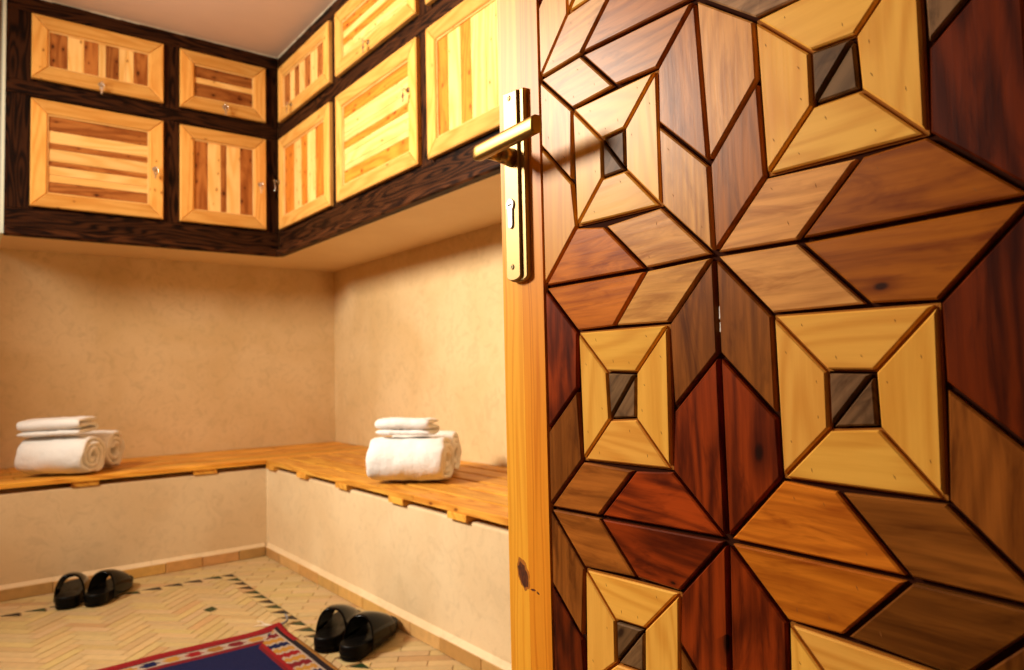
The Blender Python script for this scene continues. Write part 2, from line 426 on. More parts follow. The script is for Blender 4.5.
# ------------------------------------------------------------------ slatted bench tops
def bench(name, label, along, lo, hi, f, bk, battens):
    """along: axis of the slats; f: front edge coordinate; bk: back edge"""
    mid = ((lo + hi) / 2, (f + bk) / 2) if along == 'x' else ((f + bk) / 2, (lo + hi) / 2)
    root = tag(empty(name, (*mid, ZBT)), label, 'bench top', 'slatted wooden bench tops on the masonry base')
    n = 6; gap = .012; w = (bk - f - gap * (n - 1)) / n
    for i in range(n):
        a = f + i * (w + gap); cuts = [lo, hi]
        if along == 'y': cuts = [lo, 2.03 + (i % 2) * .55 + (.02 if i else .03), hi]
        elif i % 2: cuts = [lo, .2, hi]
        for c0, c1 in zip(cuts[:-1], cuts[1:]):
            mb = MB(); t = random.uniform(.74, 1.12); z1 = .450 + random.uniform(-.0015, .001)
            tint = (t, t * random.uniform(.93, 1.02), t * random.uniform(.85, 1.05))
            if along == 'x': mb.box(c0 + .001, c1 - .001, a, a + w, .4285, z1, M['slat'], 'z', .003, tint=tint)
            else: mb.box(a, a + w, c0 + .001, c1 - .001, .4285, z1, M['slat'], 'z', .003, tint=tint)
            mb.build('slat', root)
    for c in battens:
        mb = MB(); t = random.uniform(.85, 1.0)
        if along == 'x': mb.box(c - .05, c + .05, f + .006, bk - .01, ZBT + .0005, .4283, M['slat'], 'z', .002, tint=t)
        else: mb.box(f - .004, bk - .01, c - .05, c + .05, ZBT + .0005, .4283, M['slat'], 'z', .002, tint=t)
        mb.build('batten', root)
bench('bench_top', 'long slatted pine bench top along the back wall, left towel pile on it', 'x', -1.6, XW - .005, YBF - .012, YB - .006, [.435, .905, -.05, -.6, -1.2, 1.5])
bench('bench_top', 'slatted pine bench top along the right wall, running behind the open door', 'y', .37, YBF - .016, XBF - .012, XW - .006, [3.38, 3.0, 2.60, 2.17, 1.80, 1.40, 1.0, .6])

# ------------------------------------------------------------------ wall cabinets
def cab_door(root, fr, x0, x1, z0, z1, horiz, planks, lock, vis=True):
    """fr: frame whose ex runs to the right as seen, ey up, en towards the room"""
    D = MB(); O = fr[0]
    w = .059; tp = .020
    t = random.uniform(.92, 1.06)
    o = [(x0, z0), (x1, z0), (x1, z1), (x0, z1)]
    i_ = [(x0 + w, z0 + w), (x1 - w, z0 + w), (x1 - w, z1 - w), (x0 + w, z1 - w)]
    for k in range(4):
        q = [o[k], o[(k + 1) % 4], i_[(k + 1) % 4], i_[k]]
        D.prism(inset([Vector(p) for p in q], .0004), M['cframe'], .001, tp, fr, .0035, (1, 0) if k % 2 == 0 else (0, 1), (.80 if k % 2 == 0 else 1.04) * random.uniform(.94, 1.06))  # darker level boards, lighter upright ones: grain-direction sheen painted into the tint
    # bead round the opening
    bw = .006
    ii = [(x0 + w + bw, z0 + w + bw), (x1 - w - bw, z0 + w + bw), (x1 - w - bw, z1 - w - bw), (x0 + w + bw, z1 - w - bw)]
    for k in range(4):
        D.prism([i_[k], i_[(k + 1) % 4], ii[(k + 1) % 4], ii[k]], M['plight'], .001, .0145, fr, .002, (1, 0) if k % 2 == 0 else (0, 1), 1.)
    do = D.build('cabinet_door', root)
    Pn = MB(); tot = sum(a for a, _ in planks)
    a0, a1 = (z1 - w - bw, z0 + w + bw) if horiz else (x0 + w + bw, x1 - w - bw)
    p = a0
    for a, tone in planks:
        q = p + (a1 - a0) * a / tot
        lo, hi = min(p, q) + .0004, max(p, q) - .0004
        mt = M[{'l': 'plight', 'm': 'pmid', 'o': 'porange'}[tone[0]]]; tt = random.uniform(.88, 1.1)
        if len(tone) > 1: tt = 1.12 if tone[1] == '+' else .78
        if horiz: q4 = [(x0 + w + bw, lo), (x1 - w - bw, lo), (x1 - w - bw, hi), (x0 + w + bw, hi)]
        else: q4 = [(lo, z0 + w + bw), (hi, z0 + w + bw), (hi, z1 - w - bw), (lo, z1 - w - bw)]
        Pn.prism(q4, mt, .001, .009, fr, .0012, (1, 0) if horiz else (0, 1), tt)
        p = q
    Pn.build('plank_panel', do)
    lx, lz = lock
    def W(a, b, h): return fr[0] + fr[1] * a + fr[2] * b + fr[3] * h
    K = MB()
    K.cyl(W(lx, lz, tp - .001), W(lx, lz, tp + .003), .0105, .0100, M['dull_steel'], 20, ch=.0006)
    K.cyl(W(lx, lz, tp + .003), W(lx, lz, tp + .006), .006, .0055, M['brass_d'], 16)
    # key: shank, bow ring and a second key hanging from it
    K.cyl(W(lx, lz, tp + .005), W(lx, lz, tp + .019), .0021, .0021, M['steel'], 8)
    def ring(cx, cz, h, r, rr, tilt):
        rows = []
        for a in range(18):
            th = 2 * PI * a / 18
            c = (math.cos(th) * r, math.sin(th) * r)
            row = []
            for b in range(8):
                ph = 2 * PI * b / 8; rad = 1 + rr / r * math.cos(ph)
                row.append(W(cx + c[0] * rad * math.sin(tilt), cz + c[1] * rad, h + c[0] * rad * math.cos(tilt) + rr * math.sin(ph) * math.sin(tilt)))
            rows.append(row)
        K.grid(rows, M['steel'], closed_u=True, closed_v=True)
    ring(lx, lz, tp + .024, .0075, .0016, .6)
    ring(lx + .002, lz - .014, tp + .024, .009, .0010, 1.2)
    K.prism([(lx - .004, lz - .048), (lx + .003, lz - .048), (lx + .0035, lz - .026), (lx - .003, lz - .026)], M['steel'], tp + .021, tp + .0228, fr, .0003)
    K.prism([(lx - .009, lz - .030), (lx + .008, lz - .031), (lx + .007, lz - .019), (lx - .007, lz - .018)], M['steel'], tp + .021, tp + .0230, fr, .0004)
    K.build('lock_with_key', do)

def run(name, label, fr, a0, a1, cols, carcass, rows_, flipx=False):
    cx = fr[0] + fr[1] * ((a0 + a1) / 2)
    root = tag(empty(name, (cx.x, cx.y, ZC)), label, 'cabinet', 'built-in wall cabinets with pine doors')
    mb = MB(); mb.box(*carcass, M['sof']); c = mb.build('carcass', root)
    F = MB()
    zr = [ZC + .028, 1.560, 2.062, 2.100, 2.425, CEIL - .002]
    # rails
    for z0, z1 in ((zr[0] - .004, 1.566), (2.052, 2.110), (2.412, zr[5])):
        F.prism([(a0, z0), (a1, z0), (a1, z1), (a0, z1)], M['stain'], -.018, .0, fr, .0015, (1, 0), random.uniform(.85, 1.15))
    xs = [a0] + [v for c_ in cols for v in c_] + [a1]
    for k in range(0, len(xs), 2):
        p, q = xs[k] - (.012 if k else 0), xs[k + 1] + (.012 if k + 2 < len(xs) else 0)
        for z0, z1 in ((1.5665, 2.0515), (2.1105, 2.4115)):
            F.prism([(p, z0), (q, z0), (q, z1), (p, z1)], M['stain'], -.018, .0, fr, .0015, (0, 1), random.uniform(.8, 1.2))
    F.prism([(a0, 1.55), (a1, 1.55), (a1, 2.43), (a0, 2.43)], M['stain'], -.019, -.006, fr, 0, (1, 0), .5)
    F.build('face_frame', root)
    T = MB()
    T.prism([(a0 - .0, ZC - .012), (a1, ZC - .012), (a1, ZC + .0235), (a0, ZC + .0235)], M['stain'], -.018, .020, fr, .006, (1, 0), 1.5)
    T.build('bottom_moulding', root)
    C_ = MB(); p = a0
    while p < a1 - .01:
        q = min(p + random.uniform(.03, .12), a1); d = random.uniform(.002, .006)
        C_.prism([(p, CEIL - d), (q, CEIL - random.uniform(.002, .006)), (q, CEIL - .0006), (p, CEIL - .0006)], M['caulk'], .0003, .0045, fr, 0)
        p = q
    C_.build('caulk_line', root)
    for (c0, c1), (up, low) in zip(cols, rows_):
        cab_door(root, fr, c0, c1, 2.123, 2.402, *up)
        cab_door(root, fr, c0, c1, 1.577, 2.037, *low)
    return root, c
V = Vector
frB = (V((0, YC, 0)), V((1, 0, 0)), V((0, 0, 1)), V((0, -1, 0)))
frR = (V((XC, 0, 0)), V((0, -1, 0)), V((0, 0, 1)), V((-1, 0, 0)))
l, m_, o_ = 'l', 'm', 'o'
rt, cc = run('wall_cabinet', 'dark stained cabinet with four pine doors on the back wall, upper left', frB, XEND, XC - .0005, [(.243, .756), (.829, 1.232)],
    (XEND, XW - .001, YC + .019, YB - .001, ZC, CEIL - .001),
    [((False, [(9, m_), (8.5, l), (7.5, m_), (4, l), (7, 'm-'), (4, l), (4.2, l), (8, 'm')], (.50, 2.149)),
      (True, [(20, m_), (17, l), (8, m_), (17, l), (7, 'm'), (12, l), (10, l), (15, m_)], (.718, 1.803))),
     ((True, [(36, 'm-'), (18, l), (44, 'm-')], (1.030, 2.160)),
      (False, [(22, m_), (22, 'l+'), (10, m_), (24, 'l+'), (22, m_)], (1.200, 1.800)))])
# pale left end of the cabinet and its dark corner post
mb = MB(); mb.box(XEND - .012, XEND - .0005, YC - .004, YB - .002, ZC - .006, CEIL - .002, M['endpl'], '-x', .002)
mb.build('end_panel', rt)
rt2, cc2 = run('wall_cabinet', 'dark stained cabinet with pine doors on the right wall, running behind the open door', frR, -YC + .0005, -.62,
    [(-3.55, -2.93), (-2.862, -2.180), (-2.112, -1.500), (-1.43, -.85)],
    (XC + .019, XW - .001, .62, YC + .018, ZC, CEIL - .001),
    [((False, [(11, m_), (9, l), (9, m_), (5, l), (5, 'l'), (10, m_), (12, l), (12, m_)], (-3.37, 2.160)),
      (False, [(22, o_), (16, 'l'), (14, o_), (17, 'l+'), (20, o_)], (-3.535, 1.815))),
     ((True, [(22, o_), (18, l), (18, o_), (20, l), (10, l)], (-2.545, 2.155)),
      (True, [(16, o_), (20, l), (12, l), (10, o_), (8, 'l+'), (14, l), (8, l), (18, 'o')], (-2.235, 1.86))),
     ((False, [(12, o_), (12, 'l+'), (12, o_), (14, 'l+'), (12, 'l+'), (4, o_), (14, 'l+'), (10, o_)], (-1.80, 2.150)),
      (False, [(11, o_), (14, 'l+'), (11, o_), (15, 'l+'), (10, 'l'), (16, 'l+'), (12, o_)], (-1.545, 1.83))),
     ((True, [(22, o_), (18, l), (18, o_), (20, l)], (-1.1, 2.150)),
      (True, [(20, l), (12, o_), (18, l), (15, o_), (20, l)], (-.89, 1.83)))])

# ------------------------------------------------------------------ the open door
PHI = -.0702; DD = .49
dn = V((math.cos(PHI), math.sin(PHI), 0)); de = V((math.sin(PHI), -math.cos(PHI), 0))
UH = -.040                                           # hinge edge
U0, Z0, PP = -.41995, .93373, .241658
dfr = (dn * DD, de, V((0, 0, 1)), -dn)                # u along the leaf, z up, height out of the face
hb = dn * (DD + .02) + de * UH
droot = tag(empty('door_1', (hb.x, hb.y, .008), math.atan2(de.y, de.x)), 'open wooden door inlaid with star and square patterns in pale, orange and dark red timber', None, None, 'structure')
ZT0 = Z0 - 3 * PP; ZT1 = Z0 + 4 * PP
NODES = {
('C',-1,-1,-1,-1):(-6037,7429),('C',-1,-1,-1,1):(-6069,8801),('C',-1,-1,1,-1):(-4757,7453),('C',-1,-1,1,1):(-4741,8798),('C',-1,-2,-1,-1):(-6086,5066),('C',-1,-2,-1,1):(-6056,6291),
('C',-1,-2,1,-1):(-4758,5054),('C',-1,-2,1,1):(-4708,6360),('C',-1,-3,-1,-1):(-6051,2648),('C',-1,-3,-1,1):(-6056,3926),('C',-1,-3,1,-1):(-4763,2649),('C',-1,-3,1,1):(-4762,3930),
('C',-1,0,-1,-1):(-6036,9942),('C',-1,0,-1,1):(-6061,11239),('C',-1,0,1,-1):(-4782,9909),('C',-1,0,1,1):(-4782,11218),('C',-1,1,-1,-1):(-6093,12328),('C',-1,1,-1,1):(-6083,13620),
('C',-1,1,1,-1):(-4815,12318),('C',-1,1,1,1):(-4791,13613),('C',-1,2,-1,-1):(-6067,14744),('C',-1,2,-1,1):(-6058,16026),('C',-1,2,1,-1):(-4780,14742),('C',-1,2,1,1):(-4773,16025),
('C',-1,3,-1,-1):(-6055,17155),('C',-1,3,-1,1):(-6053,18440),('C',-1,3,1,-1):(-4769,17155),('C',-1,3,1,1):(-4768,18439),('C',0,-1,-1,-1):(-3583,7508),('C',0,-1,-1,1):(-3611,8793),
('C',0,-1,1,-1):(-2366,7494),('C',0,-1,1,1):(-2350,8777),('C',0,-2,-1,-1):(-3613,5079),('C',0,-2,-1,1):(-3587,6401),('C',0,-2,1,-1):(-2331,5081),('C',0,-2,1,1):(-2325,6376),
('C',0,-3,-1,-1):(-3630,2652),('C',0,-3,-1,1):(-3626,3938),('C',0,-3,1,-1):(-2345,2653),('C',0,-3,1,1):(-2340,3941),('C',0,0,-1,-1):(-3617,9911),('C',0,0,-1,1):(-3668,11220),
('C',0,0,1,-1):(-2365,9889),('C',0,0,1,1):(-2364,11205),('C',0,1,-1,-1):(-3673,12306),('C',0,1,-1,1):(-3653,13608),('C',0,1,1,-1):(-2363,12326),('C',0,1,1,1):(-2360,13609),
('C',0,2,-1,-1):(-3645,14740),('C',0,2,-1,1):(-3640,16024),('C',0,2,1,-1):(-2356,14739),('C',0,2,1,1):(-2353,16024),('C',0,3,-1,-1):(-3638,17155),('C',0,3,-1,1):(-3636,18439),
('C',0,3,1,-1):(-2352,17154),('C',0,3,1,1):(-2350,18439),('E',-1,-1,0,-1,1):(-6118,5538),('E',-1,-1,0,1,1):(-6095,8197),('E',-1,-1,1,0,-1):(-5253,6357),('E',-1,-1,1,0,1):(-5243,7412),
('E',-1,-3,0,1,1):(-6053,3489),('E',-1,-3,1,0,1):(-5204,2648),('E',-1,1,0,-1,1):(-6095,10437),('E',-1,1,0,1,1):(-6090,13183),('E',-1,1,1,0,-1):(-5361,11256),('E',-1,1,1,0,1):(-5261,12336),
('E',-1,3,0,-1,1):(-6063,15182),('E',-1,3,0,1,1):(-6054,18000),('E',-1,3,1,0,-1):(-5212,16025),('E',-1,3,1,0,1):(-5209,17155),('E',0,-2,-1,0,-1):(-5614,3926),('E',0,-2,-1,0,1):(-5620,5036),
('E',0,-2,0,-1,-1):(-4763,3088),('E',0,-2,0,-1,1):(-3629,3091),('E',0,-2,0,1,-1):(-4743,5910),('E',0,-2,0,1,1):(-3590,5953),('E',0,-2,1,0,-1):(-2779,3941),('E',0,-2,1,0,1):(-2767,5083),
('E',0,0,-1,0,-1):(-5494,8813),('E',0,0,-1,0,1):(-5598,9874),('E',0,0,0,-1,-1):(-4711,8001),('E',0,0,0,-1,1):(-3601,7980),('E',0,0,0,1,-1):(-4793,10699),('E',0,0,0,1,1):(-3656,10729),
('E',0,0,1,0,-1):(-2808,8795),('E',0,0,1,0,1):(-2814,9874),('E',0,2,-1,0,-1):(-5642,13618),('E',0,2,-1,0,1):(-5627,14744),('E',0,2,0,-1,-1):(-4806,12764),('E',0,2,0,-1,1):(-3664,12755),
('E',0,2,0,1,-1):(-4774,15586),('E',0,2,0,1,1):(-3642,15585),('E',0,2,1,0,-1):(-2802,13609),('E',0,2,1,0,1):(-2797,14740),('E',0,4,-1,0,-1):(-5613,18440),('E',0,4,0,-1,-1):(-4769,17594),
('E',0,4,0,-1,1):(-3637,17594),('E',0,4,1,0,-1):(-2790,18439),('E',1,-1,-1,0,-1):(-3126,6420),('E',1,-1,-1,0,1):(-3127,7480),('E',1,-1,0,-1,-1):(-2325,5526),('E',1,-1,0,1,-1):(-2342,8255),
('E',1,-3,-1,0,1):(-3191,2652),('E',1,-3,0,1,-1):(-2342,3501),('E',1,1,-1,0,-1):(-3211,11201),('E',1,1,-1,0,1):(-3220,12319),('E',1,1,0,-1,-1):(-2344,10463),('E',1,1,0,1,-1):(-2361,13170),
('E',1,3,-1,0,-1):(-3200,16024),('E',1,3,-1,0,1):(-3198,17155),('E',1,3,0,-1,-1):(-2355,15179),('E',1,3,0,1,-1):(-2351,18000),('I',-1,-1,-1,-1):(-5589,7882),('I',-1,-1,-1,1):(-5609,8365),
('I',-1,-1,1,-1):(-5209,7907),('I',-1,-1,1,1):(-5189,8350),('I',-1,-2,-1,-1):(-5601,5451),('I',-1,-2,-1,1):(-5597,5874),('I',-1,-2,1,-1):(-5203,5486),('I',-1,-2,1,1):(-5187,5901),
('I',-1,-3,-1,-1):(-5604,3092),('I',-1,-3,-1,1):(-5605,3483),('I',-1,-3,1,-1):(-5210,3093),('I',-1,-3,1,1):(-5211,3484),('I',-1,0,-1,-1):(-5591,10367),('I',-1,0,-1,1):(-5587,10769),
('I',-1,0,1,-1):(-5252,10367),('I',-1,0,1,1):(-5249,10782),('I',-1,1,-1,-1):(-5649,12781),('I',-1,1,-1,1):(-5643,13174),('I',-1,1,1,-1):(-5255,12779),('I',-1,1,1,1):(-5247,13171),
('I',-1,2,-1,-1):(-5617,15188),('I',-1,2,-1,1):(-5614,15580),('I',-1,2,1,-1):(-5224,15188),('I',-1,2,1,1):(-5221,15580),('I',-1,3,-1,-1):(-5608,17601),('I',-1,3,-1,1):(-5607,17994),
('I',-1,3,1,-1):(-5215,17601),('I',-1,3,1,1):(-5214,17994),('I',0,-1,-1,-1):(-3159,7916),('I',0,-1,-1,1):(-3159,8341),('I',0,-1,1,-1):(-2786,7944),('I',0,-1,1,1):(-2799,8332),
('I',0,-2,-1,-1):(-3153,5542),('I',0,-2,-1,1):(-3136,5955),('I',0,-2,1,-1):(-2764,5540),('I',0,-2,1,1):(-2752,5946),('I',0,-3,-1,-1):(-3183,3099),('I',0,-3,-1,1):(-3181,3492),
('I',0,-3,1,-1):(-2790,3100),('I',0,-3,1,1):(-2788,3493),('I',0,0,-1,-1):(-3181,10346),('I',0,0,-1,1):(-3183,10762),('I',0,0,1,-1):(-2807,10342),('I',0,0,1,1):(-2829,10743),
('I',0,1,-1,-1):(-3210,12767),('I',0,1,-1,1):(-3207,13161),('I',0,1,1,-1):(-2812,12769),('I',0,1,1,1):(-2811,13162),('I',0,2,-1,-1):(-3196,15186),('I',0,2,-1,1):(-3195,15578),
('I',0,2,1,-1):(-2802,15186),('I',0,2,1,1):(-2801,15578),('I',0,3,-1,-1):(-3191,17601),('I',0,3,-1,1):(-3190,17993),('I',0,3,1,-1):(-2798,17600),('I',0,3,1,1):(-2797,17993),
('M',-1,-1,0,-1):(-6655,6009),('M',-1,-1,0,1):(-6655,7706),('M',-1,-1,1,0):(-5799,6872),('M',-1,-3,0,1):(-6655,2926),('M',-1,-3,1,0):(-5770,2084),('M',-1,1,0,-1):(-6655,10987),
('M',-1,1,0,1):(-6655,12627),('M',-1,1,1,0):(-5896,11786),('M',-1,3,0,-1):(-6655,15746),('M',-1,3,0,1):(-6655,17435),('M',-1,3,1,0):(-5776,16590),('M',0,-2,-1,0):(-5045,4488),
('M',0,-2,0,-1):(-4195,3654),('M',0,-2,0,1):(-4181,5351),('M',0,-2,1,0):(-3340,4508),('M',0,0,-1,0):(-4997,9340),('M',0,0,0,-1):(-4164,8507),('M',0,0,0,1):(-4196,10153),
('M',0,0,1,0):(-3359,9341),('M',0,2,-1,0):(-5066,14179),('M',0,2,0,-1):(-4226,13328),('M',0,2,0,1):(-4211,15021),('M',0,2,1,0):(-3367,14175),('M',0,4,-1,0):(-5047,19005),
('M',0,4,0,-1):(-4202,18159),('M',0,4,1,0):(-3356,19005),('M',1,-1,-1,0):(-2614,6941),('M',1,-1,0,-1):(-1763,6087),('M',1,-1,0,1):(-1763,7763),('M',1,-3,-1,0):(-2626,2087),
('M',1,-3,0,1):(-1763,2934),('M',1,1,-1,0):(-2645,11763),('M',1,1,0,-1):(-1763,10937),('M',1,1,0,1):(-1763,12606),('M',1,3,-1,0):(-2633,16589),('M',1,3,0,-1):(-1763,15744),
('M',1,3,0,1):(-1763,17434),('S',-1,-1):(-6655,6847),('S',-1,-2):(-6655,4489),('S',-1,-3):(-6655,2083),('S',-1,0):(-6655,9348),('S',-1,1):(-6655,11781),
('S',-1,2):(-6655,14183),('S',-1,3):(-6655,16590),('S',-1,4):(-6655,19005),('S',0,-1):(-4147,6929),('S',0,-2):(-4191,4500),('S',0,-3):(-4197,2086),
('S',0,0):(-4174,9356),('S',0,1):(-4282,11681),('S',0,2):(-4217,14176),('S',0,3):(-4205,16590),('S',0,4):(-4201,19005),('S',1,-1):(-1763,6929),
('S',1,-2):(-1763,4509),('S',1,-3):(-1763,2088),('S',1,0):(-1763,9353),('S',1,1):(-1763,11765),('S',1,2):(-1763,14174),('S',1,3):(-1763,16589),
('S',1,4):(-1763,19005),}

def N(k):
    a, b = NODES[k]; return (a / 1e4, b / 1e4)
UL, UR = -.6655, U0 + PP + .002
inl = MB()
inl.prism([(UL, ZT0), (UR, ZT0), (UR, ZT1), (UL, ZT1)], M['groove'], -.036, -.0055, dfr)
def piece(keys, mat, grain, tint=None, gap=.0021):
    P_ = []
    for k_ in keys:
        p = N(k_)
        p = (min(max(p[0], UL), UR), min(max(p[1], ZT0), ZT1))
        if not P_ or (Vector(p) - Vector(P_[-1])).length > .002: P_.append(p)
    if len(P_) < 3: return
    ar = sum(P_[i - 1][0] * P_[i][1] - P_[i][0] * P_[i - 1][1] for i in range(len(P_)))
    if ar < 0: P_.reverse()
    h = random.uniform(-.0005, .0004)
    t = tint or random.uniform(.9, 1.1)
    Q_ = inset([Vector(p) for p in P_], gap)
    inl.prism(Q_, M[mat], -.0055, h, dfr, .0013, grain, (t, t * random.uniform(.96, 1.03), t * random.uniform(.92, 1.06)))
    if mat in ('pine', 'tan', 'orange', 'brown') and len(Q_) == 4:      # heads of the brads that pin the piece
        c_ = sum(Q_, Vector((0, 0))) / 4
        for q_ in Q_:
            if random.random() < (.75 if mat == 'pine' else .4):
                p_ = c_ + (q_ - c_) * random.uniform(.48, .66); a_ = random.uniform(1.7, 2.3); l_, w_ = random.uniform(.0012, .0024), .0004
                d_ = Vector((math.cos(a_), math.sin(a_))); n_ = Vector((-d_.y, d_.x))
                inl.prism([p_ - d_ * l_, p_ + n_ * w_, p_ + d_ * l_, p_ - n_ * w_], M['nail'], h - .001, h + .00006, dfr)
CS = [(-1, 1), (1, 1), (1, -1), (-1, -1)]
for i in (-1, 0):
    for j in range(-3, 4):
        C4 = [N(('C', i, j) + c) for c in CS]; I4 = [N(('I', i, j) + c) for c in CS]
        for k in range(4):
            inl.prism(inset([Vector(p) for p in (C4[k], C4[(k + 1) % 4], I4[(k + 1) % 4], I4[k])[::-1]], .0001), M['gold_edge'], -.0056, -.0036, dfr)
for i in (-1, 0):
    for j in range(-3, 4):
        C4 = [('C', i, j) + c for c in CS]; I4 = [('I', i, j) + c for c in CS]
        for k in range(4):
            k2 = (k + 1) % 4
            piece([C4[k], C4[k2], I4[k2], I4[k]], 'pine', (1, 0) if k % 2 == 0 else (0, 1), random.uniform(.93, 1.07), .0016)
        if (i, j) == (-1, 0): T2 = [(0, 1, 2), (0, 2, 3)]
        else: T2 = [(0, 1, 3), (1, 2, 3)]
        for tr in T2: piece([I4[k] for k in tr], 'grey', (1, 1), random.uniform(.85, 1.1), .0017)
# timber of the star points: key = (pale star, direction, side) -> (inner piece, outer piece)
WOODS = {
    (0, 0, -1, 0, 1): ('tan', 'orange'), (0, 0, -1, 0, -1): ('tan', 'orange'),
    (0, 0, 0, 1, -1): ('tan', 'pink'), (0, 0, 0, 1, 1): ('brown+', 'tan'),
    (0, 0, 1, 0, 1): ('tan', 'pinkr'), (0, 0, 1, 0, -1): ('tan', 'pinkr'),
    (0, 0, 0, -1, -1): ('brown', 'red'), (0, 0, 0, -1, 1): ('brown', 'red'),
    (-1, -1, 1, 0, 1): ('brown+', 'red+'), (-1, -1, 1, 0, -1): ('brown+', 'red'),
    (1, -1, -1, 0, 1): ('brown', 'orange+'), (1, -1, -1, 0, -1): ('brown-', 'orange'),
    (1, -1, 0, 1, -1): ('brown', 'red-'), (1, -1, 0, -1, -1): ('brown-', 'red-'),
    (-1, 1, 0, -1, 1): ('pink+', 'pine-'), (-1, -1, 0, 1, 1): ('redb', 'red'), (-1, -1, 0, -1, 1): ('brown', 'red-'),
    (-1, 1, 1, 0, 1): ('tan', 'pink'), (-1, 1, 1, 0, -1): ('tan', 'pink'), (-1, 1, 0, 1, 1): ('pink+', 'red'),
    (1, 1, 0, -1, -1): ('grey', 'red-'), (1, 1, -1, 0, -1): ('tan', 'grey+'), (1, 1, -1, 0, 1): ('tan', 'grey+'),
    (0, -2, 0, 1, -1): ('brown', 'red'), (0, -2, 0, 1, 1): ('brown', 'red'),
}
TW = {'brown+': ('brown', 1.45), 'red+': ('red', 1.35), 'orange+': ('orange', 1.2), 'brown-': ('brown', .62), 'red-': ('red', .50), 'pink+': ('tan', 1.12),  # brown-, red-: dark timbers, tinted deeper still to paint in lower-right shade
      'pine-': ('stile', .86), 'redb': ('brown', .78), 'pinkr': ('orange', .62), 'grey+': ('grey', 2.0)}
for i in (-1, 0, 1):
    for j in range(-3, 5):
        if (i + j) % 2: continue
        for dx, dy in ((1, 0), (-1, 0), (0, 1), (0, -1)):
            if ('M', i, j, dx, dy) not in NODES: continue
            for sd in (1, -1):
                ek = ('E', i, j, dx, dy, sd)
                if ek not in NODES: continue
                if dx:
                    sq = (i if dx > 0 else i - 1, j if sd > 0 else j - 1)
                    cp = ('C',) + sq + (-dx, -sd); ct = ('C',) + sq + (dx, -sd)
                else:
                    sq = (i if sd > 0 else i - 1, j if dy > 0 else j - 1)
                    cp = ('C',) + sq + (-sd, -dy); ct = ('C',) + sq + (-sd, dy)
                if cp not in NODES or ct not in NODES: continue
                mk = ('M', i, j, dx, dy); pk = ('S', i, j); tk = ('S', i + dx, j + dy)
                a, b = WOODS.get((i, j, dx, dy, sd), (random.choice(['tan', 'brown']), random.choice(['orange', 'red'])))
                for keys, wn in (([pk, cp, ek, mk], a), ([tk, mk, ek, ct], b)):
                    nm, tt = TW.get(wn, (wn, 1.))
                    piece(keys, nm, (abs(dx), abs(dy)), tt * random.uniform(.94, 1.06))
inl.build('inlaid_panel', droot)
# little white filler flecks caught in the joints
fk = MB()
for u, z, w_, h_ in ((-.4140, .8855, .0016, .011), (-.4142, .8730, .0012, .008)):
    fk.prism([(u - w_, z - h_ / 2), (u + w_, z - h_ / 2), (u + w_ * .7, z + h_ / 2), (u - w_ * .8, z + h_ / 2)], M['white'], -.0054, -.0012, dfr, .0004)
fk.build('filler_fleck', droot)
# stiles and rails
US = -.7500
st = MB()
SX = -.7085
st.prism([(US, .008), (SX, .008), (SX, 1.99), (US, 1.99)], M['stile'], -.036, .001, dfr, 0, (0, 1), 1.04)
st.prism([(SX, .008), (UL - .0004, .008), (UL - .0004, 1.99), (SX, 1.99)], M['stile_in'], -.036, .001, dfr, 0, (0, 1), 1.)
def blob(u, z, a, b, rot_=0., n_=20, seed=0):
    out = []
    for k in range(n_):
        t = 2 * PI * k / n_; x = a * math.cos(t) * (1 + .10 * math.sin(3 * k + seed)); y = b * math.sin(t) * (1 + .10 * math.cos(2 * k + seed))
        out.append((u + x * math.cos(rot_) - y * math.sin(rot_), z + x * math.sin(rot_) + y * math.cos(rot_)))
    return out
def flat(poly, mt, h, t=1.): st.prism(poly, M[mt], .0004, h, dfr, 0, (0, 1), t)
flat(blob(-.7195, .5990, .0115, .019, .40, 22, 1), 'knot_halo', .00108)
flat(blob(-.7200, .5980, .0085, .0150, .45, 22, 2), 'knot', .00118)
flat(blob(-.7000, .5850, .0050, .0014, .1, 12, 2), 'knot', .00112)
flat(blob(-.6905, .5835, .0030, .0012, -.3, 12, 3), 'knot', .00112)
st.build('lock_stile', droot)
st = MB(); st.prism([(UR + .0004, .008), (UH, .008), (UH, 1.99), (UR + .0004, 1.99)], M['stile'], -.036, .001, dfr, .002, (0, 1)); st.build('hinge_stile', droot)
for z0, z1 in ((.008, ZT0 - .0004), (ZT1 + .0004, 1.99)):
    st = MB(); st.prism([(UL, z0), (UR, z0), (UR, z1), (UL, z1)], M['stile'], -.036, .0008, dfr, .002, (1, 0)); st.build('rail', droot)
